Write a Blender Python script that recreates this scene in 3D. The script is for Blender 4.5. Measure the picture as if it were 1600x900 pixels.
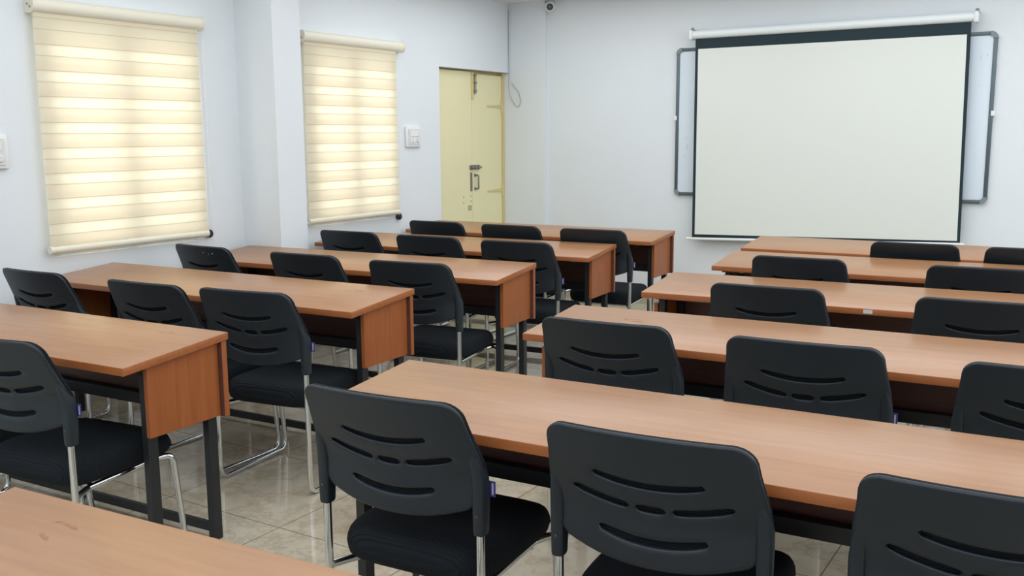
import bpy, bmesh, math, random
from mathutils import Vector, Matrix
from mathutils.geometry import delaunay_2d_cdt
random.seed(4)
scene = bpy.context.scene
for o in list(bpy.data.objects): bpy.data.objects.remove(o)
COL = scene.collection
PI = math.pi
R = math.radians

# ------------------------------------------------------------------ camera
cam_d = bpy.data.cameras.new('camera'); cam = bpy.data.objects.new('camera', cam_d); COL.objects.link(cam)
yaw, pit, rol = R(31.87642249), R(8.97980774), R(-0.36593389)
F = Vector((-math.sin(yaw)*math.cos(pit), math.cos(yaw)*math.cos(pit), -math.sin(pit)))
R0 = Vector((math.cos(yaw), math.sin(yaw), 0)); U0 = R0.cross(F)
RR = R0*math.cos(rol)+U0*math.sin(rol); UU = -R0*math.sin(rol)+U0*math.cos(rol)
M = Matrix((RR, UU, -F)).transposed().to_4x4(); M.translation = Vector((0, 0, 1.4218))
cam.matrix_world = M
cam_d.sensor_width = 36; cam_d.lens = 1515.283*36/1600; cam_d.clip_start = .02
scene.camera = cam

# ------------------------------------------------------------------ light
scene.view_settings.view_transform = 'Standard'; scene.view_settings.look = 'None'
scene.view_settings.gamma = 1; scene.view_settings.use_curve_mapping = False
scene.view_settings.exposure = 0.38
w = bpy.data.worlds.new('daylight'); scene.world = w; w.use_nodes = True
bg = w.node_tree.nodes['Background']; bg.inputs[0].default_value = (.93, .97, 1, 1); bg.inputs[1].default_value = 2.7

def area(name, loc, rot, sx, sy, power, color):
    d = bpy.data.lights.new(name, 'AREA'); d.shape = 'RECTANGLE'; d.size = sx; d.size_y = sy
    d.energy = power; d.color = color
    o = bpy.data.objects.new(name, d); o.location = loc; o.rotation_euler = rot; COL.objects.link(o); return o
COOL = (.90, .955, 1.0)
for x in (-3.3, -1.2, .9):
    for y in (.3, 3.1, 5.85):
        area('ceiling_fill_light', (x, y, 2.53), (0, 0, 0), 1.9, 2.2, 17.5 if y < 5 else 21, COOL)  # unseen soft fill added under the ceiling, not fixtures of the room
area('rear_window_light', (-1.0, -1.15, 1.7), (R(90), 0, R(180)), 3.2, 1.3, 24, (.86, .94, 1))
area('side_window_light', (2.1, 4.0, 1.6), (0, R(90), 0), 1.3, 4.5, 26, (.88, .95, 1))

# ------------------------------------------------------------------ helpers
def tag(o, label=None, cat=None, group=None, kind=None):
    if label: o['label'] = label
    if cat: o['category'] = cat
    if group: o['group'] = group
    if kind: o['kind'] = kind
    return o

def empty(name, loc=(0, 0, 0), rz=0):
    o = bpy.data.objects.new(name, None); o.empty_display_size = .1
    o.location = loc; o.rotation_euler = (0, 0, rz); COL.objects.link(o); return o

def obj(name, bm, mats, parent=None, smooth=None, loc=None):
    me = bpy.data.meshes.new(name)
    bmesh.ops.recalc_face_normals(bm, faces=bm.faces)
    bm.to_mesh(me); bm.free()
    for m in (mats if isinstance(mats, (list, tuple)) else [mats]): me.materials.append(m)
    o = bpy.data.objects.new(name, me); COL.objects.link(o)
    if parent: o.parent = parent
    if loc: o.location = loc
    if smooth:
        for p in me.polygons: p.use_smooth = True
        me.set_sharp_from_angle(angle=R(smooth))
    return o

def box(bm, x0, x1, y0, y1, z0, z1, bev=0, seg=2):
    vs = [bm.verts.new((x, y, z)) for x in (x0, x1) for y in (y0, y1) for z in (z0, z1)]
    fs = [bm.faces.new([vs[i] for i in f]) for f in ((0,1,3,2),(4,6,7,5),(0,4,5,1),(2,3,7,6),(0,2,6,4),(1,5,7,3))]
    if bev:
        es = list({e for f in fs for e in f.edges})
        bmesh.ops.bevel(bm, geom=es, offset=bev, segments=seg, profile=.5, affect='EDGES')
    return vs

def B(*a, **k):
    bm = bmesh.new(); box(bm, *a, **k); return bm

def round_path(pts, rad, seg=7):
    pts = [Vector(p) for p in pts]; out = [pts[0]]
    for i in range(1, len(pts)-1):
        a, b, c = pts[i-1], pts[i], pts[i+1]
        u = (a-b).normalized(); v = (c-b).normalized()
        ang = u.angle(v); r = rad[i-1] if isinstance(rad, (list, tuple)) else rad
        t = min(r/math.tan(ang/2), (a-b).length*.49, (c-b).length*.49)
        p0, p1 = b+u*t, b+v*t
        for k in range(seg+1):
            s = k/seg; out.append(p0*(1-s)**2+b*2*s*(1-s)+p1*s*s)
    out.append(pts[-1]); return out

def tube(bm, pts, r, n=12, cap=True):
    pts = [Vector(p) for p in pts]; rings = []; nrm = None
    for i, p in enumerate(pts):
        t = (pts[min(i+1, len(pts)-1)]-pts[max(i-1, 0)]).normalized()
        if nrm is None:
            nrm = t.orthogonal().normalized()
        else:
            nrm = (nrm-t*nrm.dot(t)).normalized()
        b = t.cross(nrm)
        rings.append([bm.verts.new(p+(nrm*math.cos(2*PI*k/n)+b*math.sin(2*PI*k/n))*r) for k in range(n)])
    for a, b in zip(rings, rings[1:]):
        for k in range(n): bm.faces.new((a[k], a[(k+1) % n], b[(k+1) % n], b[k]))
    if cap: bm.faces.new(rings[0]); bm.faces.new(rings[-1])

def disc(bm, c, axis, r, h, n=20, bev=0):
    """solid disc / cylinder with its base centre at c along axis"""
    a = Vector(axis).normalized(); u = a.orthogonal().normalized(); v = a.cross(u); c = Vector(c)
    prof = [(r, 0), (r, h-bev), (r-bev, h)] if bev else [(r, 0), (r, h)]
    rings = [[bm.verts.new(c+a*z+(u*math.cos(2*PI*k/n)+v*math.sin(2*PI*k/n))*q) for k in range(n)] for q, z in prof]
    for p, q in zip(rings, rings[1:]):
        for k in range(n): bm.faces.new((p[k], p[(k+1) % n], q[(k+1) % n], q[k]))
    bm.faces.new(rings[0]); bm.faces.new(rings[-1])

def prism(bm, prof, axis, a, b):
    """extrude a 2D profile along an axis; 'y' -> profile is (x,z), 'x' -> profile is (y,z)"""
    f = (lambda p, t: (p[0], t, p[1])) if axis == 'y' else (lambda p, t: (t, p[0], p[1]))
    A = [bm.verts.new(f(p, a)) for p in prof]; C = [bm.verts.new(f(p, b)) for p in prof]
    n = len(prof)
    for k in range(n): bm.faces.new((A[k], A[(k+1) % n], C[(k+1) % n], C[k]))
    bm.faces.new(A); bm.faces.new(C)

def copy_tree(o, parent=None):
    c = o.copy(); COL.objects.link(c); c.parent = parent
    for ch in [q for q in o.children if not q.get('_own')]: copy_tree(ch, c)
    return c

# ------------------------------------------------------------------ materials
def mat(name, color, rough=.5, metal=0, spec=.5, coat=0):
    m = bpy.data.materials.new(name); m.use_nodes = True
    b = m.node_tree.nodes['Principled BSDF']
    b.inputs['Base Color'].default_value = (*color, 1); b.inputs['Roughness'].default_value = rough
    b.inputs['Metallic'].default_value = metal; b.inputs['Specular IOR Level'].default_value = spec
    b.inputs['Coat Weight'].default_value = coat
    return m
def nd(m, t, **k):
    n = m.node_tree.nodes.new(t)
    for a, v in k.items(): setattr(n, a, v)
    return n
def lk(m, a, b): m.node_tree.links.new(a, b)
def bsdf(m): return m.node_tree.nodes['Principled BSDF']
def coords(m, scale, rnd=False):
    t = nd(m, 'ShaderNodeTexCoord'); mp = nd(m, 'ShaderNodeMapping'); mp.inputs['Scale'].default_value = scale
    lk(m, t.outputs['Object'], mp.inputs['Vector'])
    if rnd:
        oi = nd(m, 'ShaderNodeObjectInfo'); ml = nd(m, 'ShaderNodeMath', operation='MULTIPLY'); ml.inputs[1].default_value = 37
        lk(m, oi.outputs['Random'], ml.inputs[0]); lk(m, ml.outputs[0], mp.inputs['Location'])
    return mp.outputs[0]
def noise(m, vec, scale, detail=3, rough=.5):
    n = nd(m, 'ShaderNodeTexNoise'); n.inputs['Scale'].default_value = scale; n.inputs['Detail'].default_value = detail
    n.inputs['Roughness'].default_value = rough; lk(m, vec, n.inputs['Vector']); return n.outputs['Fac']
def ramp(m, fac, stops):
    r = nd(m, 'ShaderNodeValToRGB'); e = r.color_ramp.elements
    while len(e) < len(stops): e.new(.5)
    for q, (p, c) in zip(e, stops): q.position = p; q.color = (*c, 1)
    lk(m, fac, r.inputs[0]); return r.outputs[0]
def bump(m, h, strength, dist=.002):
    b = nd(m, 'ShaderNodeBump'); b.inputs['Strength'].default_value = strength; b.inputs['Distance'].default_value = dist
    lk(m, h, b.inputs['Height']); lk(m, b.outputs[0], bsdf(m).inputs['Normal'])

def paint(name, c, var=.03):
    m = mat(name, c, .55, spec=.3)
    n = noise(m, coords(m, (1, 1, 1)), 1.3, 4)
    lk(m, ramp(m, n, [(.3, tuple(v*(1-var) for v in c)), (.7, c)]), bsdf(m).inputs['Base Color'])
    bump(m, noise(m, coords(m, (1, 1, 1)), 60, 3), .12, .001)
    return m
M_wall = paint('wall_paint', (.765, .805, .835))
M_ceil = paint('ceiling_paint', (.82, .83, .84))

def wood(name, dark, mid, light, scale, rough, bumpy=.03):
    m = mat(name, mid, rough, spec=.5)
    v = coords(m, scale, True)
    n1 = noise(m, v, 3.0, 6, .62)
    lk(m, ramp(m, n1, [(.28, dark), (.5, mid), (.74, light)]), bsdf(m).inputs['Base Color'])
    bump(m, noise(m, v, 14, 3), bumpy, .0006)
    return m
M_top = wood('beech_laminate_top', (.315, .152, .070), (.36, .178, .084), (.405, .205, .100), (1.1, 14, 14), .31)
M_edge = wood('orange_edge_band', (.29, .088, .024), (.34, .108, .031), (.38, .128, .039), (1.2, 20, 20), .42)
M_panel = wood('orange_panel_laminate', (.275, .076, .018), (.325, .094, .024), (.365, .112, .030), (16, 16, 1.2), .40)
M_modesty = wood('shaded_modesty_face', (.085, .033, .024), (.105, .041, .029), (.125, .050, .034), (1.2, 16, 16), .45)  # sitter-side face: shade under the tabletop put into the brown
M_black = mat('black_painted_steel', (.012, .014, .017), .42)
M_scuff = mat('worn_dark_scuff', (.30, .13, .07), .6)
M_sticker = mat('pale_sticker', (.55, .58, .58), .5)
M_chrome = mat('chrome', (.70, .73, .74), .13, metal=1)
M_plastic = mat('black_back_plastic', (.0085, .0160, .0230), .46, spec=.5)
bump(M_plastic, noise(M_plastic, coords(M_plastic, (1, 1, 1)), 900, 2), .10, .0005)
def ribbed(name, c, axis, freq, st):
    m = mat(name, c, .82, spec=.25)
    t = nd(m, 'ShaderNodeTexCoord'); wv = nd(m, 'ShaderNodeTexWave', bands_direction=axis)
    wv.inputs['Scale'].default_value = freq; wv.inputs['Distortion'].default_value = .3
    lk(m, t.outputs['Object'], wv.inputs['Vector']); bump(m, wv.outputs['Fac'], st, .003)
    bsdf(m).inputs['Specular IOR Level'].default_value = .18
    return m
M_seat = ribbed('black_ribbed_seat_fabric', (.009, .0125, .0165), 'Y', 60, .75)
M_pad = ribbed('black_ribbed_back_fabric', (.0065, .0085, .012), 'Z', 60, .5)
M_tag = mat('purple_woven_tag', (.045, .035, .16), .6)
M_tagline = mat('lavender_tag_print', (.42, .40, .60), .6)
M_screw = mat('dark_screw', (.08, .09, .10), .3, metal=.8)

# marble tile floor
M_floor = mat('glossy_marble_tiles', (.5, .45, .38), .07, spec=.5)
v = coords(M_floor, (1, 1, 1))
n1 = noise(M_floor, v, 1.6, 8, .6)
c1 = ramp(M_floor, n1, [(.30, (.34, .265, .185)), (.47, (.50, .44, .34)), (.62, (.58, .525, .42)), (.8, (.42, .345, .25))])
n2 = noise(M_floor, v, 3.7, 10, .7)
c2 = ramp(M_floor, n2, [(.46, (1, 1, 1)), (.5, (.72, .66, .58)), (.54, (1, 1, 1))])
mx = nd(M_floor, 'ShaderNodeMixRGB', blend_type='MULTIPLY'); mx.inputs[0].default_value = .6
lk(M_floor, c1, mx.inputs[1]); lk(M_floor, c2, mx.inputs[2])
br = nd(M_floor, 'ShaderNodeTexBrick', offset=0, squash=1)
br.inputs['Scale'].default_value = 1; br.inputs['Mortar Size'].default_value = .0022; br.inputs['Mortar Smooth'].default_value = .1
br.inputs['Brick Width'].default_value = .6; br.inputs['Row Height'].default_value = .6; br.inputs['Bias'].default_value = 0
mp = nd(M_floor, 'ShaderNodeMapping'); mp.inputs['Location'].default_value = (.12, -.02, 0)
lk(M_floor, v, mp.inputs[0]); lk(M_floor, mp.outputs[0], br.inputs[0])
mg = nd(M_floor, 'ShaderNodeMixRGB'); mg.inputs[2].default_value = (.17, .135, .095, 1)
lk(M_floor, br.outputs['Fac'], mg.inputs[0]); lk(M_floor, mx.outputs[0], mg.inputs[1])
lk(M_floor, mg.outputs[0], bsdf(M_floor).inputs['Base Color'])
M_skirt = mat('beige_skirting_tile', (.47, .42, .33), .2)
M_skirt_w = mat('white_skirting', (.72, .73, .74), .4)

M_cream = mat('cream_blind_plastic', (.80, .76, .63), .4)
M_door = paint('cream_yellow_door_paint', (.83, .77, .48), .04)
bsdf(M_door).inputs['Roughness'].default_value = .4
M_frame = mat('yellow_door_frame', (.66, .55, .25), .45)
M_steel = mat('dull_steel', (.30, .29, .26), .38, metal=.9)
M_white = mat('white_plastic', (.80, .81, .80), .35)
M_switch = mat('switch_grey_white', (.70, .71, .70), .3)
M_dark = mat('black_plastic', (.012, .012, .014), .35)
M_wb = mat('whiteboard_enamel', (.70, .78, .85), .2)
M_wbf = mat('dark_grey_aluminium', (.10, .135, .15), .4, metal=.3)
M_corner = mat('grey_corner_plastic', (.20, .24, .25), .45)
M_screen = mat('matte_white_screen', (.74, .77, .72), .85, spec=.1)
M_sborder = mat('screen_black_border', (.018, .035, .043), .6, spec=.2)
M_case = mat('screen_case_white', (.78, .83, .84), .35)
M_lens = mat('camera_lens_black', (.02, .022, .026), .12)
M_wire = mat('grey_cable', (.36, .39, .40), .5)
M_winfr = mat('window_frame_aluminium', (.55, .54, .5), .4)
M_glass = mat('window_glass', (1, 1, 1), 0)
bsdf(M_glass).inputs['Transmission Weight'].default_value = 1; bsdf(M_glass).inputs['IOR'].default_value = 1.45
# thin pane: let light straight through, keep a faint gloss
_nt = M_glass.node_tree; _tr = nd(M_glass, 'ShaderNodeBsdfTransparent'); _gl = nd(M_glass, 'ShaderNodeBsdfGlossy'); _gl.inputs['Roughness'].default_value = 0.02
_mx = nd(M_glass, 'ShaderNodeMixShader'); _mx.inputs[0].default_value = .06
lk(M_glass, _tr.outputs[0], _mx.inputs[1]); lk(M_glass, _gl.outputs[0], _mx.inputs[2]); lk(M_glass, _mx.outputs[0], _nt.nodes['Material Output'].inputs[0])

def zebra(name, lo, hi, z0):
    """woven day-and-night cloth: opaque and sheer bands by height"""
    m = bpy.data.materials.new(name); m.use_nodes = True; nt = m.node_tree
    nt.nodes.remove(nt.nodes['Principled BSDF'])
    t = nd(m, 'ShaderNodeTexCoord'); sp = nd(m, 'ShaderNodeSeparateXYZ'); lk(m, t.outputs['Object'], sp.inputs[0])
    a = nd(m, 'ShaderNodeMath', operation='ADD'); a.inputs[1].default_value = -z0+10*.128; lk(m, sp.outputs[2], a.inputs[0])
    d = nd(m, 'ShaderNodeMath', operation='DIVIDE'); d.inputs[1].default_value = .128; lk(m, a.outputs[0], d.inputs[0])
    fr = nd(m, 'ShaderNodeMath', operation='FRACT'); lk(m, d.outputs[0], fr.inputs[0])
    st = ramp(m, fr.outputs[0], [(0, (0, 0, 0)), (lo, (0, 0, 0)), (lo+.012, (1, 1, 1)), (hi, (1, 1, 1)), (hi+.012, (0, 0, 0))])
    def cloth(cd, ct, k):
        df = nd(m, 'ShaderNodeBsdfDiffuse'); df.inputs[0].default_value = (*cd, 1)
        tl = nd(m, 'ShaderNodeBsdfTranslucent'); tl.inputs[0].default_value = (*ct, 1)
        x = nd(m, 'ShaderNodeMixShader'); x.inputs[0].default_value = k
        lk(m, df.outputs[0], x.inputs[1]); lk(m, tl.outputs[0], x.inputs[2]); return x.outputs[0]
    op = cloth((.87, .82, .70), (.89, .82, .67), .52)
    sh0 = cloth((.90, .86, .75), (.93, .88, .74), .60)
    tr = nd(m, 'ShaderNodeBsdfTransparent'); sh = nd(m, 'ShaderNodeMixShader'); sh.inputs[0].default_value = .07
    lk(m, sh0, sh.inputs[1]); lk(m, tr.outputs[0], sh.inputs[2])
    mix = nd(m, 'ShaderNodeMixShader'); lk(m, st, mix.inputs[0]); lk(m, sh.outputs[0], mix.inputs[1]); lk(m, op, mix.inputs[2])
    # thin shadow lines where the bands change, painted into the cloth
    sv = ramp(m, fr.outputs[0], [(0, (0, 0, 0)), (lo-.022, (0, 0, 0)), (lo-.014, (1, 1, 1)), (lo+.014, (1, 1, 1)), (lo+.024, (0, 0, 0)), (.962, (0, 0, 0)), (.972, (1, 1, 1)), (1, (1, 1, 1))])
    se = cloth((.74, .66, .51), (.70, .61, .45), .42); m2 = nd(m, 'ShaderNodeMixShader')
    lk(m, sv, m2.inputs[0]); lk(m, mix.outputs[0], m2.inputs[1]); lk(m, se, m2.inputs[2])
    lk(m, m2.outputs[0], nt.nodes['Material Output'].inputs[0])
    return m
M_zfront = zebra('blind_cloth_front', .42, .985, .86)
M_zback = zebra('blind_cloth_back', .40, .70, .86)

# ------------------------------------------------------------------ the room
XL, XR, Y0, Y1, H = -4.64, 2.3, -1.4, 7.47, 2.55
T = .25
def struct(name, bm, m, parent=None, smooth=None):
    o = obj(name, bm, m, parent, smooth)
    if not parent: o['kind'] = 'structure'
    return o
struct('floor', B(XL-T, XR+T, Y0-T, Y1+T, -.1, 0), M_floor)
struct('ceiling', B(XL-T, XR+T, Y0-T, Y1+T, H, H+.1), M_ceil)
WIN = [(2.985, 3.935), (4.875, 5.76)]; WZ0, WZ1 = .812, 1.99
DY0, DY1, DZ = 6.385, 7.43, 1.962
bm = bmesh.new()
ys = [Y0-T, WIN[0][0], WIN[0][1], WIN[1][0], WIN[1][1], DY0, DY1, Y1+T]
for k, (a, b) in enumerate(zip(ys, ys[1:])):
    if k in (1, 3): box(bm, XL-T, XL, a, b, 0, WZ0); box(bm, XL-T, XL, a, b, WZ1, H)
    elif k == 5: box(bm, XL-T, XL, a, b, DZ, H)
    else: box(bm, XL-T, XL, a, b, 0, H)
bmesh.ops.remove_doubles(bm, verts=bm.verts, dist=1e-5)
struct('wall_left', bm, M_wall)
struct('wall_back', B(XL, XR+T, Y1, Y1+T, 0, H), M_wall)
struct('wall_right', B(XR, XR+T, Y0-T, Y1, 0, H), M_wall)
struct('wall_front', B(XL, XR, Y0-T, Y0, 0, H), M_wall)
struct('trim_1', B(XL, -4.32, 4.275, 4.508, 0, H), M_wall)          # pier between the two windows
struct('trim_2', B(XL, -4.27, 7.43, Y1, 0, H), M_wall)              # shallow pier in the corner
struct('baseboard_back', B(-4.27, XR, Y1-.012, Y1, 0, .088), M_skirt)
bm = bmesh.new()
box(bm, XL, XL+.012, Y0, 4.275, 0, .088); box(bm, XL, XL+.012, 4.508, DY0, 0, .088)
struct('baseboard_left', bm, M_skirt)

# windows in the left wall
for i, (a, b) in enumerate(WIN):
    r = empty(f'window_{i+1}', (XL-.06, (a+b)/2, WZ0)); r['kind'] = 'structure'
    bm = bmesh.new(); hw = (b-a)/2; h = WZ1-WZ0
    for (y0, y1, z0, z1) in ((-hw, hw, 0, .05), (-hw, hw, h-.05, h), (-hw, -hw+.05, .05, h-.05), (hw-.05, hw, .05, h-.05)):
        box(bm, -.025, .025, y0, y1, z0, z1)
    obj('window_frame', bm, M_winfr, r)
    bm = bmesh.new(); box(bm, -.03, .03, -.045, .045, .05, h-.05); obj('mullion', bm, M_winfr, r)
    for s in (-1, 1):
        obj('pane', B(-.003, .003, min(s*.04, s*(hw-.05)), max(s*.04, s*(hw-.05)), .05, h-.05), M_glass, r)

# door_1: a pair of cream leaves set back in the left wall
d = empty('door_1', (-4.70, (DY0+DY1)/2, 0)); d['kind'] = 'structure'
dc = (DY0+DY1)/2; my = 6.925-dc
def L(y): return y-dc
bm = bmesh.new(); fx0, fx1 = -.10, -.046
box(bm, fx0, .012, L(7.402), L(7.43)-.001, 0, DZ-.001); box(bm, fx0, -.046, L(DY0), L(DY0)+.03, 0, DZ-.001)
box(bm, fx0, -.046, L(DY0)+.03, L(7.402), DZ-.04, DZ-.001)  # yellow head strip stands in for light in the gap above the leaves
obj('door_frame', bm, M_frame, d)
lf = obj('door_leaf', B(-.045, 0, L(DY0)+.002, my-.0015, .008, DZ-.014, bev=.002), M_door, d)
rt = obj('door_leaf', B(-.045, 0, my+.0015, L(7.400), .008, DZ-.028, bev=.002), M_door, d)
def child(name, bm, m, par, smooth=None): return obj(name, bm, m, par, smooth)
bm = bmesh.new(); box(bm, 0, .012, my-.005, my+.022, 1.72, DZ-.016, bev=.003)
child('bolt_plate', bm, M_frame, lf)
bm = bmesh.new(); tube(bm, [(.02, my+.034, 1.765), (.02, my+.034, DZ-.032)], .009, 10)
for z in (1.79, 1.86, 1.92): box(bm, 0, .03, my+.022, my+.046, z-.009, z+.009, bev=.002)
child('tower_bolt', bm, M_steel, rt, 40)
bm = bmesh.new(); z = 1.148
prism(bm, [(L(6.885), z-.019), (L(7.02), z-.019), (L(7.035), z-.007), (L(7.06), z-.006), (L(7.06), z+.006), (L(7.035), z+.007), (L(7.02), z+.019), (L(6.885), z+.019)], 'x', 0, .012)
tube(bm, [(.018, L(6.89), z), (.018, L(7.03), z)], .008, 10)
for y in (6.91, 6.955, 7.0): box(bm, .01, .027, L(y)-.008, L(y)+.008, z-.016, z+.016, bev=.002)
child('latch', bm, M_steel, rt, 40)
bm = bmesh.new(); y = L(6.905)
box(bm, 0, .006, y-.014, y+.014, .945, 1.105, bev=.002)
child('pull_handle', bm, M_steel, lf)
bm = bmesh.new(); y = L(6.965)
tube(bm, round_path([(0, y, .965), (.038, y, .965), (.038, y, 1.08), (0, y, 1.08)], .012), .008, 10)
for zz in (.965, 1.08): disc(bm, (0, y, zz), (1, 0, 0), .014, .004)
child('pull_handle', bm, M_steel, rt, 40)
for zz in (1.668, .932):                                             # strap hinges of the right leaf
    bm = bmesh.new(); prism(bm, [(L(7.16), zz-.006), (L(7.395), zz-.016), (L(7.395), zz+.016), (L(7.16), zz+.006)], 'x', 0, .005)
    tube(bm, [(.006, L(7.398), zz-.055), (.006, L(7.398), zz+.055)], .009, 10)
    for yy in (7.19, 7.26, 7.33): disc(bm, (.004, L(yy), zz), (1, 0, 0), .005, .003, 10)
    child('strap_hinge', bm, M_frame, rt, 40)
    bm = bmesh.new(); box(bm, 0, .004, L(6.40), L(6.50), zz-.012, zz+.012)
    for yy in (6.43, 6.49): disc(bm, (.004, L(yy), zz), (1, 0, 0), .006, .004, 10)
    child('strap_hinge', bm, M_door, lf)
for (yy, zz) in ((6.79, .90), (6.79, .85), (6.90, .905), (6.90, .86)):
    bm = bmesh.new(); disc(bm, (0, L(yy), zz), (1, 0, 0), .006, .002, 10); child('screw', bm, M_steel, lf)
bm = bmesh.new()
for q in ((6.86, 6.868, .79, .82), (6.894, 6.902, .79, .82), (6.86, 6.902, .786, .792), (6.86, 6.902, .818, .824)):
    box(bm, 0, .003, L(q[0]), L(q[1]), q[2], q[3])
child('keyhole_plate', bm, M_steel, lf)
struct('trim_3', B(-4.92, -4.89, DY0-.05, DY1+.05, 0, DZ+.05), M_wall)   # outer lining that closes the doorway

# ------------------------------------------------------------------ blinds
def blind(y0, y1, label, yb0, yb1, chain_y, knob_z):
    """roller zebra blind: cassette y0..y1, cloth yb0..yb1"""
    r = empty('zebra_blind', (XL, (y0+y1)/2, .84)); cy = (y0+y1)/2; O = Vector((XL, cy, .84))
    tag(r, label, 'window blind', 'zebra blinds on the window wall')
    P = lambda yy: yy-cy
    Z = lambda zz: zz-.84
    bm = bmesh.new()
    prof = [(0, Z(2.033)), (.045, Z(2.030)), (.062, Z(2.036)), (.074, Z(2.052)), (.077, Z(2.070)), (.074, Z(2.090)), (.062, Z(2.103)), (.0, Z(2.108))]
    prism(bm, prof, 'y', P(y0)+.012, P(y1)-.012)
    obj('cassette', bm, M_cream, r, 50)
    for s, yy in ((-1, y0), (1, y1)):
        bm = bmesh.new(); pr = [(x*1.04, Z(2.069)+(z-Z(2.069))*1.06) for x, z in prof]
        pr = [(x if x > 0 else .0, z) for x, z in pr]
        a, b = (P(yy), P(yy)+.0118) if s < 0 else (P(yy)-.0118, P(yy))
        prism(bm, pr, 'y', a, b); cap = obj('end_cap', bm, M_cream, r, 50)
        bm = bmesh.new()
        for (x, z) in ((.03, 2.072), (.05, 2.058)):
            disc(bm, (x, P(yy)-.002 if s < 0 else P(yy), Z(z)), (0, 1, 0), .006, .002, 10)
        obj('screw', bm, M_steel, cap)
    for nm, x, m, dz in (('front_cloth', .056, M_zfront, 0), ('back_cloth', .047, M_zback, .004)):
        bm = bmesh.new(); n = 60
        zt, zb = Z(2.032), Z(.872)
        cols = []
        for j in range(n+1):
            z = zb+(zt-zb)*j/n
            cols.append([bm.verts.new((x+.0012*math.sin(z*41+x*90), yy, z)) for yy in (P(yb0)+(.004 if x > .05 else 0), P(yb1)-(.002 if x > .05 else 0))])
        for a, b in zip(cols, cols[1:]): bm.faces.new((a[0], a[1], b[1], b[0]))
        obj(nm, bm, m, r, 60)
    bm = bmesh.new(); pr = [(.043+.019*math.cos(t*PI/8), Z(.853)+.021*math.sin(t*PI/8)) for t in range(16)]
    prism(bm, pr, 'y', P(yb0)-.004, P(yb1)+.006)
    bar = obj('bottom_bar', bm, M_cream, r, 50)
    bm = bmesh.new()
    cyy = P(chain_y)
    tube(bm, round_path([(.030, cyy-.018, Z(2.04)), (.030, cyy-.016, Z(knob_z)+.02), (.022, cyy, Z(knob_z)-.022), (.030, cyy+.016, Z(knob_z)+.02), (.030, cyy+.018, Z(2.04))], .012), .0017, 6)
    obj('bead_chain', bm, M_white, r, 60)
    bm = bmesh.new(); disc(bm, (.0, cyy, Z(knob_z)), (1, 0, 0), .024, .03, 24, bev=.005)
    kn = obj('chain_holder', bm, M_dark, r, 40)
    bm = bmesh.new(); disc(bm, (.03, cyy, Z(knob_z)), (1, 0, 0), .010, .003, 16); obj('hub', bm, M_screw, kn)
    return r
blind(2.925, 3.985, 'cream zebra blind on the nearer window at the far left', 2.935, 3.945, 3.985, .845)
blind(4.80, 5.86, 'cream zebra blind on the farther window, beside the yellow door', 4.815, 5.775, 5.815, .812)

# ------------------------------------------------------------------ wall fittings
def switchboard(y0, y1, z0, z1, label, gang):
    cy, cz = (y0+y1)/2, (z0+z1)/2; r = empty('switchboard', (XL, cy, z0)); tag(r, label, 'switchboard', 'wall switchboards')
    h = z1-z0; w2 = (y1-y0)/2
    obj('plate', B(0, .022, -w2, w2, 0, h, bev=.006, seg=3), M_white, r, 50)
    obj('panel', B(.022, .026, -w2+.02, w2-.02, .018, h-.018, bev=.0015), M_switch, r)
    for k in range(gang):
        y = -w2+.035+k*.034
        obj('switch', B(.026, .032, y, y+.026, .035, .075, bev=.002), M_white, r)
    bm = bmesh.new(); disc(bm, (.026, w2-.045, .05), (1, 0, 0), .017, .006, 18, bev=.002); obj('regulator_knob', bm, M_switch, r, 40)
    obj('socket', B(.026, .030, -w2+.035, w2-.04, h-.075, h-.035, bev=.002), M_white, r)
    return r
switchboard(5.925, 6.105, 1.333, 1.488, 'white switchboard on the wall between the farther blind and the door', 2)
switchboard(2.56, 2.772, 1.272, 1.438, 'white switchboard cut off at the left photo edge, beside the nearer blind', 3)

r = empty('security_camera', (-4.215, Y1, 2.487)); tag(r, 'small white dome security camera high on the back wall corner', 'camera')
bm = bmesh.new(); disc(bm, (0, 0, .028), (0, -1, 0), .046, .02, 24, bev=.004); obj('mount', bm, M_white, r, 40)
bm = bmesh.new()
bmesh.ops.create_uvsphere(bm, u_segments=24, v_segments=16, radius=.047, matrix=Matrix.Translation((.0, -.052, .008))); obj('housing', bm, M_white, r, 60)
ax = (Vector((0, 0, 1.4))-Vector((-4.215, 7.42, 2.49))).normalized()
bm = bmesh.new(); disc(bm, Vector((0, -.052, .008))+ax*.034, ax, .028, .016, 24, bev=.004); ln = obj('lens', bm, M_lens, r, 40)
bm = bmesh.new(); disc(bm, Vector((0, -.052, .008))+ax*.050, ax, .011, .002, 16); obj('lens_ring', bm, M_screw, ln)

bm = bmesh.new()
P = [(-4.63, 7.415, 2.50), (-4.632, 7.419, 2.25), (-4.63, 7.414, 2.07), (-4.63, 7.418, 1.95), (-4.625, 7.40, 1.84), (-4.61, 7.405, 1.76), (-4.57, 7.418, 1.68), (-4.535, 7.42, 1.66), (-4.51, 7.42, 1.71), (-4.53, 7.42, 1.79), (-4.60, 7.415, 1.87)]
tube(bm, round_path(P, .06, 5), .003, 8)
tag(obj('cable', bm, M_wire, None, 60), 'thin grey cable running down the corner and looped beside the yellow door', 'cable')

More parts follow.
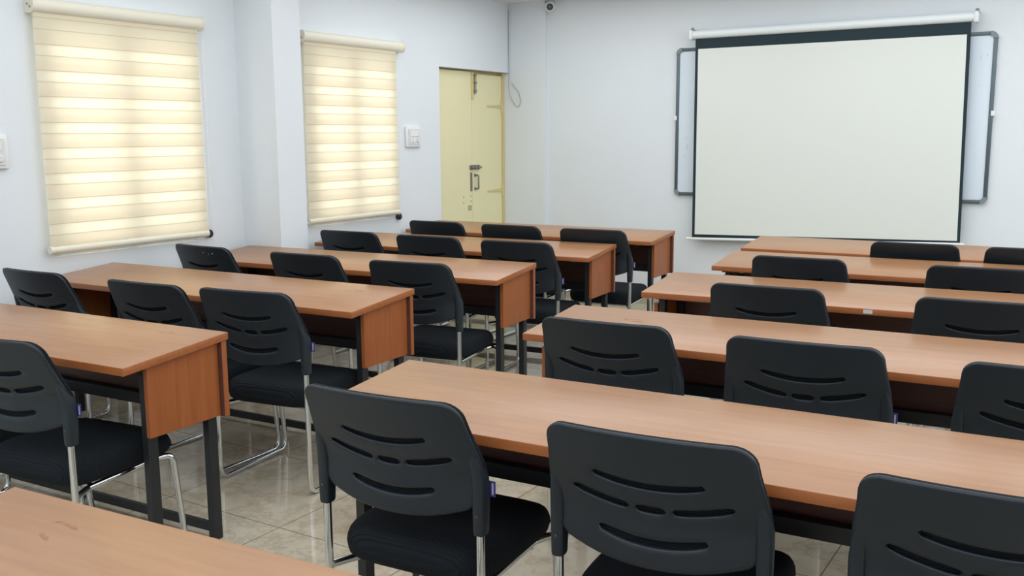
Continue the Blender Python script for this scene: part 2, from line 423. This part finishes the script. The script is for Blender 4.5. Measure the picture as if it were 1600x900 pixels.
# whiteboard
wx0, wx1, wz0, wz1 = -3.066, -.756, .928, 2.093
r = empty('whiteboard', ((wx0+wx1)/2, Y1, wz0)); cx = (wx0+wx1)/2
tag(r, 'wide whiteboard in a grey frame mostly hidden behind the projection screen', 'whiteboard')
hw = (wx1-wx0)/2; hh = wz1-wz0
obj('board', B(-hw+.01, hw-.01, -.018, 0, .01, hh-.01), M_wb, r)
for (a, b, c, e) in ((-hw+.045, hw-.045, 0, .026), (-hw+.045, hw-.045, hh-.026, hh), (-hw, -hw+.026, .045, hh-.045), (hw-.026, hw, .045, hh-.045)):
    obj('frame_rail', B(a, b, -.026, 0, c, e, bev=.004), M_wbf, r, 40)
for sx in (-1, 1):
    for sz in (0, 1):
        bm = bmesh.new(); pts = []
        cxx, czz = sx*(hw-.045), (.045 if sz == 0 else hh-.045); q = -1 if sz == 0 else 1
        outer = [(cxx+sx*.048*math.sin(t*PI/16), czz+q*.048*math.cos(t*PI/16)) for t in range(9)]
        inner = [(cxx+sx*.017*math.sin(t*PI/16), czz+q*.017*math.cos(t*PI/16)) for t in range(9)][::-1]
        prism(bm, outer+inner, 'y', -.030, 0); obj('corner_cap', bm, M_corner, r, 40)
for sx in (-1, 1):
    obj('clip', B(sx*hw-.012, sx*hw+.012, -.032, 0, .60, .635, bev=.003), M_white, r)
M_mark = mat('faint_marker', (.52, .60, .66), .4)
for (x, z, l) in ((hw-.10, .98, .03), (hw-.06, 1.0, .02), (hw-.10, .80, .012), (-hw+.09, .44, .03), (-hw+.10, .36, .05), (-hw+.08, .30, .02)):
    obj('marker_smudge', B(x, x+.006, -.0184, -.018, z, z+l), M_mark, r)

# projection screen hanging in front of it
r = empty('projection_screen', (-1.9, Y1, 2.18)); tag(r, 'white pull-down projection screen with black border on the back wall', 'projection screen')
X = lambda x: x+1.9
Z = lambda z: z-2.18
yf = -.09                                                             # cloth plane in front of the wall
bm = bmesh.new(); tube(bm, [(X(-2.90), yf, Z(2.183)), (X(-.90), yf, Z(2.188))], .032, 24); obj('roller_case', bm, M_case, r, 40)
for x in (-2.915, -.888):
    zc = 2.183 if x < -2 else 2.188
    bm = bmesh.new(); box(bm, X(x)-.014, X(x)+.014, yf-.036, yf+.036, Z(zc)-.038, Z(zc)+.036, bev=.008, seg=3)
    cap = obj('end_cap', bm, M_case, r, 50)
    bm = bmesh.new(); box(bm, X(x)-.010, X(x)+.010, yf+.0, -.0005, Z(zc)+.028, Z(zc)+.042, bev=.002)
    disc(bm, (X(x), yf+.010, Z(zc)+.045), (0, 1, 0), .013, .004, 14)
    obj('bracket', bm, M_corner, cap, 40)
def quad_slab(bm, pts, y0, y1):
    A = [bm.verts.new((X(x), y0, Z(z))) for x, z in pts]; C = [bm.verts.new((X(x), y1, Z(z))) for x, z in pts]
    n = len(pts); bm.faces.new(A); bm.faces.new(C)
    for k in range(n): bm.faces.new((A[k], A[(k+1) % n], C[(k+1) % n], C[k]))
TL, TR, BL, BR = (-2.884, 2.152), (-.918, 2.157), (-2.878, .592), (-.900, .652)
ITL, ITR, IBL, IBR = (-2.861, 2.074), (-.941, 2.075), (-2.855, .622), (-.920, .668)
bm = bmesh.new(); quad_slab(bm, [TL, TR, BR, BL], yf-.0010, yf); obj('border_cloth', bm, M_sborder, r)
bm = bmesh.new(); quad_slab(bm, [ITL, ITR, IBR, IBL], yf-.0016, yf-.0010); obj('viewing_surface', bm, M_screen, r)
bm = bmesh.new(); tube(bm, [(X(-2.925), yf, Z(.584)), (X(-.872), yf, Z(.645))], .011, 14); obj('bottom_bar', bm, M_white, r, 40)

# ------------------------------------------------------------------ desks
DP = .4414                    # plan depth; the top slopes from .714 at the sitter to .75
def zt(y): return .714+.036*(y+DP/2)/DP
def make_desk():
    r = empty('classroom_desk')
    bm = bmesh.new()
    vs = []
    for x in (-1, 1):
        for y in (-DP/2, DP/2):
            for dz in (-.026, 0): vs.append(bm.verts.new((x, y, zt(y)+dz)))
    for f in ((0,1,3,2),(4,6,7,5),(0,4,5,1),(2,3,7,6),(0,2,6,4)): bm.faces.new([vs[i] for i in f]).material_index = 1
    bm.faces.new([vs[i] for i in (1,5,7,3)]).material_index = 0
    bmesh.ops.bevel(bm, geom=list(bm.edges), offset=.0015, segments=2, affect='EDGES', profile=.5, material=1)
    obj('tabletop', bm, [M_top, M_edge], r, 40)
    yn, ym, yb = -DP/2+.106, DP/2-.030, DP/2-.006
    und = lambda y: zt(y)-.0275
    for s, e0, e1, ztop in ((1, .040, .022, None), (-1, .042, .024, .648)):
        bm = bmesh.new()
        a, b = sorted((s*(1-e0), s*(1-e1)))
        pr = [(yn, .455), (ym-.001, .455), (ym-.001, ztop or und(ym)), (yn, ztop or und(yn))]
        prism(bm, pr, 'x', a, b); bmesh.ops.bevel(bm, geom=list(bm.edges), offset=.0012, segments=1, affect='EDGES')
        obj('end_panel', bm, M_panel, r)
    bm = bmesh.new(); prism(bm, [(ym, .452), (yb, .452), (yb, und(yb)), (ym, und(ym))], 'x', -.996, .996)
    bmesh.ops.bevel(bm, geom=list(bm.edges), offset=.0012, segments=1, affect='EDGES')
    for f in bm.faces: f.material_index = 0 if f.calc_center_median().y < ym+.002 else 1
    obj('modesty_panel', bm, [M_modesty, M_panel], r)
    # steel frame
    lx0, lx1 = .959, .929
    ly = ((-DP/2+.112, -DP/2+.150), (DP/2-.072, DP/2-.034))
    for s in (-1, 1):
        for (a, b) in ly:
            x0, x1 = sorted((s*lx0, s*lx1))
            if s < 0: x0, x1 = x0+.003, x1+.003
            lg = obj('leg', B(x0, x1, a, b, .006, und(a)-.03, bev=.002), M_black, r)
            obj('foot_cap', B(x0+.001, x1-.001, a+.001, b-.001, 0, .006), M_dark, lg)
    zr = und(ly[0][0])-.03
    obj('top_rail', B(-.976, .958, ly[0][0], ly[0][1], zr, zr+.028, bev=.002), M_black, r)
    zr2 = und(ly[1][0])-.03
    obj('top_rail', B(-.954, .958, ly[1][0], ly[1][1], zr2, zr2+.028, bev=.002), M_black, r)
    for s in (-1, 1):
        x0, x1 = sorted((s*.955, s*.930)); bm = bmesh.new()
        pr = [(ly[0][1], und(ly[0][1])-.028), (ly[1][0], und(ly[1][0])-.028), (ly[1][0], und(ly[1][0])-.001), (ly[0][1], und(ly[0][1])-.001)]
        prism(bm, pr, 'x', x0, x1); obj('side_rail', bm, M_black, r)
    obj('cross_rail', B(-.917, .917, ly[1][0]+.002, ly[1][1]-.003, .457, .500, bev=.002), M_black, r)
    obj('stretcher', B(-.917, .917, ly[1][0]+.020, ly[1][1]-.002, .020, .055, bev=.002), M_black, r)
    for x in (-.86, .86):
        bm = bmesh.new(); box(bm, x-.012, x+.012, ly[0][0]-.022, ly[0][0]-.001, und(ly[0][0])-.024, und(ly[0][0]-.022)-.002, bev=.002)
        obj('bracket', bm, M_steel, r)
    return r

# corner on the aisle (plan, far side), turn in degrees, which end the corner is
DESKS = [
    (-2.589, 2.289, 2.5, 'R', 'wooden desk at the left edge, nearest of the desks along the window wall'),
    (-2.614, 3.383, 2.2, 'R', 'wooden desk under the nearer blind, second in the window-side column, scuff near its aisle corner'),
    (-2.583, 4.401, 4.2, 'R', 'wooden desk level with the wall pier, third in the window-side column'),
    (-2.600, 5.409, 4.3, 'R', 'wooden desk under the farther blind, fourth in the window-side column'),
    (-2.608, 6.366, 2.2, 'R', 'wooden desk in front of the yellow door, farthest of the window-side column'),
    (-1.781, 1.023, 3.6, 'L', 'wooden desk top cut off at the lower left corner, closest to the viewer'),
    (-1.783, 2.275, 2.2, 'L', 'large wooden desk across the lower right, behind the three biggest chairs'),
    (-1.803, 3.375, 2.8, 'L', 'wooden desk in the right column with a dark scuff at its left end'),
    (-1.822, 4.440, 3.3, 'L', 'wooden desk in the right column with a pale sticker on its front edge'),
    (-1.858, 5.435, 3.4, 'L', 'wooden desk in the right column, second from the projection screen'),
    (-1.979, 6.318, 1.5, 'L', 'wooden desk right under the projection screen, farthest of the right column'),
]
proto = make_desk(); desk = []
for i, (x, y, a, end, lab) in enumerate(DESKS):
    o = proto if i == 0 else copy_tree(proto)
    rz = R(a); s = 1 if end == 'R' else -1
    off = Vector((s*1.0, DP/2, 0)); off.rotate(Matrix.Rotation(rz, 3, 'Z'))
    o.location = (x-off.x, y-off.y, 0); o.rotation_euler = (0, 0, rz)
    tag(o, lab, 'desk', 'wooden classroom desks'); desk.append(o)

def local_xy(d, p):
    v = Vector((p[0], p[1], 0))-d.location; v.rotate(Matrix.Rotation(-d.rotation_euler.z, 3, 'Z')); return v.x, v.y
def scuff(d, p, strokes):
    x0, y0 = local_xy(d, p); rnd = random.Random(7)
    for (dx, dy, l, wd, an) in strokes:
        bm = bmesh.new(); n = 9; top = []; bot = []
        for k in range(n+1):
            t = k/n; cx = x0+dx+math.cos(an)*l*t; cy = y0+dy+math.sin(an)*l*t
            ww = wd*(.2+.8*math.sin(PI*(t*.9+.05)))*(.45+.7*rnd.random())
            top.append((cx, cy+ww/2)); bot.append((cx, cy-ww/2))
        T1 = [bm.verts.new((a, b, zt(b)+.0003)) for a, b in top]; B1 = [bm.verts.new((a, b, zt(b)+.0003)) for a, b in bot]
        for k in range(n): bm.faces.new((B1[k], B1[k+1], T1[k+1], T1[k]))
        tag(obj('scuff_mark', bm, M_scuff, d), 'dark scratched mark')
scuff(desk[1], (-2.90, 3.235), [(0, 0, .055, .006, .1), (.03, .03, .06, .007, .05), (.06, .0, .05, .007, .35)])
scuff(desk[7], (-1.53, 3.25), [(0, 0, .07, .006, .05), (.03, -.022, .06, .008, .05), (.0, .0, .03, .01, -.6)])
scuff(desk[5], (-1.565, .965), [(0, 0, .02, .006, .4), (.02, .004, .045, .009, -.15), (.015, -.04, .035, .012, -.3)])
scuff(desk[0], (-2.83, 2.19), [(0, 0, .035, .005, .1), (.05, .0, .03, .006, .2), (.03, .02, .02, .004, 0)])
x0 = 1.0-(desk[8].location.x+1.0-(-.86))
obj('sticker', B(local_xy(desk[8], (-.82, 4.06))[0]-.018, local_xy(desk[8], (-.82, 4.06))[0]+.018, -DP/2-.0012, -DP/2-.0002, .694, .710), M_sticker, desk[8])

# ------------------------------------------------------------------ chairs
def rec(z):
    """recline: upright below the bend, then leaning back"""
    t = max(0, z-.615)
    return .43*(t*t/.10 if t < .05 else t-.025)
def back_y(x, z):
    return -rec(z)-.033*(1-(x/.24)**2)-.004
def in_poly(p, poly):
    x, y = p; c = False; j = len(poly)-1
    for i in range(len(poly)):
        xi, yi = poly[i]; xj, yj = poly[j]
        if (yi > y) != (yj > y) and x < (xj-xi)*(y-yi)/(yj-yi)+xi: c = not c
        j = i
    return c
def resample(poly, step):
    out = []
    n = len(poly)
    for i in range(n):
        a, b = poly[i], poly[(i+1) % n]; d = math.hypot(b[0]-a[0], b[1]-a[1]); k = max(1, round(d/step))
        out += [(a[0]+(b[0]-a[0])*t/k, a[1]+(b[1]-a[1])*t/k) for t in range(k)]
    return out
def outline(g=0.0):
    """half-outline of the backrest seen from behind, mirrored; g = inset"""
    h = []
    h += [(x, .524+.036*(x/.205)**2.2+g) for x in (0, .03, .06, .09, .12, .15, .18, .200)]
    h += [(.216-g*.6, .571+g*.6), (.232-g, .588), (.240-g, .618), (.2405-g, .655), (.2385-g, .685), (.234-g, .715), (.229-g, .745), (.2255-g, .768)]
    cx, cz, rr = .176, .790, .044
    h += [(cx+(rr+.003-g)*math.cos(t)*1.0, cz+(rr-g)*math.sin(t)) for t in [R(q) for q in (8, 22, 36, 50, 64, 78, 90)]]
    h += [(x, .834+.002*(1-(x/.18)**2)-g) for x in (.13, .08, .03)]
    h += [(0, .836-g)]
    left = [(-x, z) for x, z in h[1:-1]][::-1]
    return h+left
def arc_slot(xa, xb, zc, sag, hgt, total):
    """a slot following the smile-shaped arc z = zc + sag*(x/total)^2"""
    zz = lambda x: zc+sag*(x/total)**2
    n = max(6, round((xb-xa)/.010)); lo = []; hi = []
    for k in range(n+1):
        x = xa+(xb-xa)*k/n; e = min(k, n-k)/n; hh = hgt/2*(.78+.22*min(1, e*6))
        hi.append((x, zz(x)+hh)); lo.append((x, zz(x)-hh))
    capr = [(xb+hgt*.35, zz(xb))]; capl = [(xa-hgt*.35, zz(xa))]
    return lo+capr+hi[::-1]+capl
SLOTS = [arc_slot(-.115, .115, .716, .014, .0150, .115),
         arc_slot(-.170, -.052, .658, .026, .0155, .17), arc_slot(-.028, .028, .658, .026, .0155, .17), arc_slot(.052, .170, .658, .026, .0155, .17),
         arc_slot(-.115, .115, .582, .016, .0165, .115)]
def sheet(poly, holes, yoff, thick, rim, step=.016, grid=.02):
    outer = resample(poly, step); V = list(outer); E = [(i, (i+1) % len(outer)) for i in range(len(outer))]
    for h in holes:
        s = len(V); V += h; E += [(s+i, s+(i+1) % len(h)) for i in range(len(h))]
    ring = []; no = len(outer)
    for d in (rim, rim*2.4):
        for i in range(no):
            (xa, za), (xb, zb) = outer[i-1], outer[(i+1) % no]; L_ = math.hypot(xb-xa, zb-za)
            ring.append((outer[i][0]-(zb-za)/L_*d, outer[i][1]+(xb-xa)/L_*d))
    ring = [p for p in ring if in_poly(p, poly)]
    cand = list(ring)
    nx = int(.26/grid)
    for i in range(-nx, nx+1):
        for j in range(30):
            cand.append((i*grid, .52+j*grid*.6+.003*(i % 2)))
    keep = []
    segs = V
    for k, p in enumerate(cand):
        if k < len(ring) or (in_poly(p, poly) and min((p[0]-q[0])**2+(p[1]-q[1])**2 for q in segs+ring) > (grid*.4)**2):
            if any(in_poly(p, h) for h in holes): continue
            keep.append(p)
    lips = set()
    for h in holes:
        cx = sum(p[0] for p in h)/len(h); n = len(h)
        for i in range(n):
            (xa, za), (xb, zb) = h[i-1], h[(i+1) % n]; L_ = math.hypot(xb-xa, zb-za)
            nx_, nz_ = (zb-za)/L_, -(xb-xa)/L_
            q = (h[i][0]+nx_*.0032, h[i][1]+nz_*.0032)
            if in_poly((h[i][0]+nx_*.001, h[i][1]+nz_*.001), h): q = (h[i][0]-nx_*.0032, h[i][1]-nz_*.0032)
            keep = [p for p in keep if (p[0]-q[0])**2+(p[1]-q[1])**2 > (.0075**2 if p not in lips else .0025**2)]
            keep.append(q); lips.add(q)
    for h in holes: keep = [p for p in keep if not in_poly(p, h)]
    hset = {(round(x, 5), round(z, 5)) for h in holes for x, z in h}
    vv, ee, ff, *_ = delaunay_2d_cdt([Vector(p) for p in V+keep], E, [], 0, 1e-6)
    bm = bmesh.new(); bv = []
    oset = [(round(x, 5), round(z, 5)) for x, z in outer]; oset = set(oset)
    for v in vv:
        x, z = v; y = back_y(x, z)+yoff
        if (round(x, 5), round(z, 5)) in oset: y += rim*.75
        elif (round(x, 5), round(z, 5)) in hset: y += .0028
        bv.append(bm.verts.new((x, y, z)))
    for f in ff:
        c = (sum(vv[i][0] for i in f)/len(f), sum(vv[i][1] for i in f)/len(f))
        if in_poly(c, outer) and not any(in_poly(c, h) for h in holes): bm.faces.new([bv[i] for i in f])
    loose = [v for v in bm.verts if not v.link_faces]; bmesh.ops.delete(bm, geom=loose, context='VERTS')
    if not thick: return bm
    bd = [e for e in bm.edges if e.is_boundary]
    r = bmesh.ops.extrude_edge_only(bm, edges=bd)
    bmesh.ops.translate(bm, verts=[g for g in r['geom'] if isinstance(g, bmesh.types.BMVert)], vec=(0, thick, 0))
    return bm
def pad_mesh():
    bm = sheet(outline(.0), [], .0108, 0, .002)
    bmesh.ops.recalc_face_normals(bm, faces=bm.faces)
    back = list(bm.faces); r = bmesh.ops.duplicate(bm, geom=list(bm.verts)+list(bm.edges)+back)
    vm = r['vert_map']; bd = [e for e in back for e in e.edges if e.is_boundary]
    for v in [g for g in r['geom'] if isinstance(g, bmesh.types.BMVert)]:
        edge = any(e.is_boundary for e in v.link_edges); v.co.y += .008 if edge else .014
    for e in {e for f in back for e in f.edges if e.is_boundary}:
        p, q = e.verts; bm.faces.new((p, q, vm[q], vm[p]))
    return bm

def seat_mesh():
    bm = bmesh.new(); n = 56
    def ol(t, ins):
        c, s = math.cos(t), math.sin(t); e = 2/6.0
        u = math.copysign(abs(c)**e, c); v_ = math.copysign(abs(s)**e, s)
        y = .229+(.221-ins)*v_
        hw = .2125+.007*(y/.45)
        return u*(hw-ins), y
    def drop(y):                                                       # waterfall front
        t = max(0, (y-.34)/.11); return -.030*t*t
    rings = []
    prof = [(.030, .3455), (.012, .350), (.003, .360), (0, .374), (-.002, .390), (0, .406), (.005, .420), (.012, .430), (.022, .4355), (.040, .4385), (.090, .440), (.13, .4405), (.175, .4405)]
    for ins, z in prof:
        ring = []
        for k in range(n):
            x, y = ol(2*PI*k/n, ins)
            lo = -.35 if z < .38 else 1.0
            ring.append(bm.verts.new((x, y, z+drop(y)*lo)))
        rings.append(ring)
    for a, b in zip(rings, rings[1:]):
        for k in range(n): bm.faces.new((a[k], a[(k+1) % n], b[(k+1) % n], b[k]))
    bm.faces.new(rings[0]); bm.faces.new(rings[-1])
    return bm

def make_chair():
    r = empty('classroom_chair')
    sl = .226
    for s in (-1, 1):
        pts = [(s*sl, 0, .64), (s*sl, 0, .0105), (s*sl, .438, .0105), (s*.227, .398, .352), (s*.190, .345, .342), (s*.188, .08, .330), (s*(sl-.004), 0.002, .330)]
        bm = bmesh.new(); tube(bm, round_path(pts, [.05, .05, .035, .03, .03], 8), .0105, 12)
        obj('sled_leg', bm, M_chrome, r, 50)
    for y in (.10, .33):
        bm = bmesh.new(); tube(bm, [(-.192, y, .332), (.192, y, .332)], .009, 10); obj('crossbar', bm, M_chrome, r, 50)
    obj('seat_pan', B(-.175, .175, .06, .40, .3395, .349, bev=.004), M_dark, r)
    obj('seat', seat_mesh(), M_seat, r, 60)
    obj('backrest_shell', sheet(outline(), SLOTS, 0, .006, .005), M_plastic, r, 75)
    obj('back_pad', pad_mesh(), M_pad, r, 50)
    for s in (-1, 1):                                                  # moulded sleeves over the rear tubes
        bm = bmesh.new(); rings = []
        for z, hw, d0, d1 in ((.500, .0135, -.015, .020), (.506, .0150, -.0165, .022), (.56, .0160, -.0175, .025), (.60, .0165, -.018, .026), (.64, .0165, -.017, .024), (.675, .014, -.013, .018), (.705, .008, -.007, .011), (.715, .004, -.003, .007)):
            y = -rec(z); ring = []
            cx = s*(.2265 if z < .65 else .2265-(z-.65)*.10)
            for k in range(16):
                t = 2*PI*k/16; c, q = math.cos(t), math.sin(t)
                u = math.copysign(abs(c)**.55, c); v_ = math.copysign(abs(q)**.55, q)
                ring.append(bm.verts.new((cx+u*hw, y+(d0+d1)/2+v_*(d1-d0)/2, z)))
            rings.append(ring)
        for a, b in zip(rings, rings[1:]):
            for k in range(16): bm.faces.new((a[k], a[(k+1) % 16], b[(k+1) % 16], b[k]))
        bm.faces.new(rings[0]); bm.faces.new(rings[-1])
        sv = obj('post_sleeve', bm, M_plastic, r, 50)
        bm = bmesh.new(); disc(bm, (s*.2265, -.0165, .548), (0, -1, 0), .0042, .003, 12, bev=.001); obj('screw', bm, M_screw, sv)
    # woven tag sewn into the right edge of the pad
    bm = bmesh.new(); y = -rec(.60)+.022
    box(bm, .228, .255, y-.0008, y+.0008, .588, .626); tg = obj('fabric_tag', bm, M_tag, r)
    tag(tg, 'small purple tag')
    bm = bmesh.new(); box(bm, .2455, .2505, y-.0013, y-.0008, .593, .621); obj('tag_print', bm, M_tagline, tg)
    return r

CH = [
 ('L12', -3.47, 1.690, 3, 'black chair seat just entering at the left photo edge, at the nearest window-side desk'),
 ('L13', -2.858, 1.673, 6, 'black chair at the left photo edge, aisle seat of the nearest window-side desk'),
 ('L21', -4.121, 2.610, 1, 'black chair nearest the wall below the nearer blind, leftmost at the second window-side desk'),
 ('L22', -3.381, 2.630, 2.5, 'black chair in the middle of the second window-side desk, half hidden by the nearest desk'),
 ('L23', -2.864, 2.685, 7.5, 'black chair showing its chrome leg to the floor, aisle end of the second window-side desk'),
 ('L31', -4.236, 3.669, -2, 'black chair with pale dust specks, leftmost at the third window-side desk'),
 ('L32', -3.489, 3.670, 3, 'black chair in the middle of the third window-side desk, in front of the wall pier'),
 ('L33', -2.828, 3.680, 7, 'black chair at the aisle end of the third window-side desk, below the door'),
 ('L41', -4.075, 4.677, 3, 'black chair under the farther blind, leftmost at the fourth window-side desk'),
 ('L42', -3.460, 4.677, 3.5, 'black chair in the middle of the fourth window-side desk, just right of the farther blind'),
 ('L43', -2.845, 4.677, 6, 'black chair at the aisle end of the fourth window-side desk'),
 ('L51', -3.999, 5.500, 2, 'black chair left of the yellow door, leftmost at the farthest window-side desk'),
 ('L52', -3.392, 5.500, 2, 'black chair right of the yellow door, middle of the farthest window-side desk'),
 ('L53', -2.785, 5.500, 5, 'black chair against the white back wall, aisle seat of the farthest window-side desk'),
 ('R11', -1.426, 1.770, 3.5, 'big foreground black chair with its seat shown, leftmost at the large front desk'),
 ('R12', -0.766, 1.802, 4, 'big black chair in the foreground, middle seat at the large front desk'),
 ('R13', -0.132, 1.810, 3, 'big black chair cut off at the lower right corner, at the large front desk'),
 ('R21', -1.363, 2.813, 3, 'black chair at the left end of the scuffed right-column desk'),
 ('R22', -0.735, 2.825, 4, 'black chair in the middle of the scuffed right-column desk, purple tag showing beside it'),
 ('R23', -0.092, 2.819, 4.5, 'black chair cut off at the right photo edge, at the scuffed right-column desk'),
 ('R31', -1.140, 3.782, 3, 'black chair left of the pale sticker, at the stickered right-column desk'),
 ('R32', -0.374, 3.824, 3.5, 'black chair right of the pale sticker, at the stickered right-column desk'),
 ('R41', -1.277, 4.727, 3, 'left black chair at the right-column desk second from the screen'),
 ('R42', -0.481, 4.754, 3.5, 'right black chair at the right-column desk second from the screen'),
 ('R51', -0.906, 5.629, 3.5, 'black chair directly below the screen right corner, at the farthest right-column desk'),
 ('R52', -0.337, 5.64, 3, 'black chair at the right photo edge, at the farthest right-column desk'),
]
chair0 = make_chair()
for i, (k, x, y, a, lab) in enumerate(CH):
    o = chair0 if i == 0 else copy_tree(chair0)
    o.location = (x, y, 0); o.rotation_euler = (0, 0, R(a))
    tag(o, lab, 'chair', 'black chairs at the wooden desks')
    if k == 'L31':                                                     # the pale specks on this backrest only
        for (sx, sz) in ((.115, .798), (.085, .792), (.05, .800)):
            bm = bmesh.new(); disc(bm, (sx, back_y(sx, sz)-.0006, sz), (0, -1, 0), .004 if sx > .1 else .0025, .0006, 10)
            tag(obj('dust_speck', bm, M_sticker, o), 'pale dust speck')
    if k in ('R12', 'R21', 'L33', 'R31', 'R41', 'R51'):                # no tag shows on these
        for ch in list(o.children):
            if ch.name.startswith('fabric_tag'):
                for g in list(ch.children): bpy.data.objects.remove(g)
                bpy.data.objects.remove(ch)
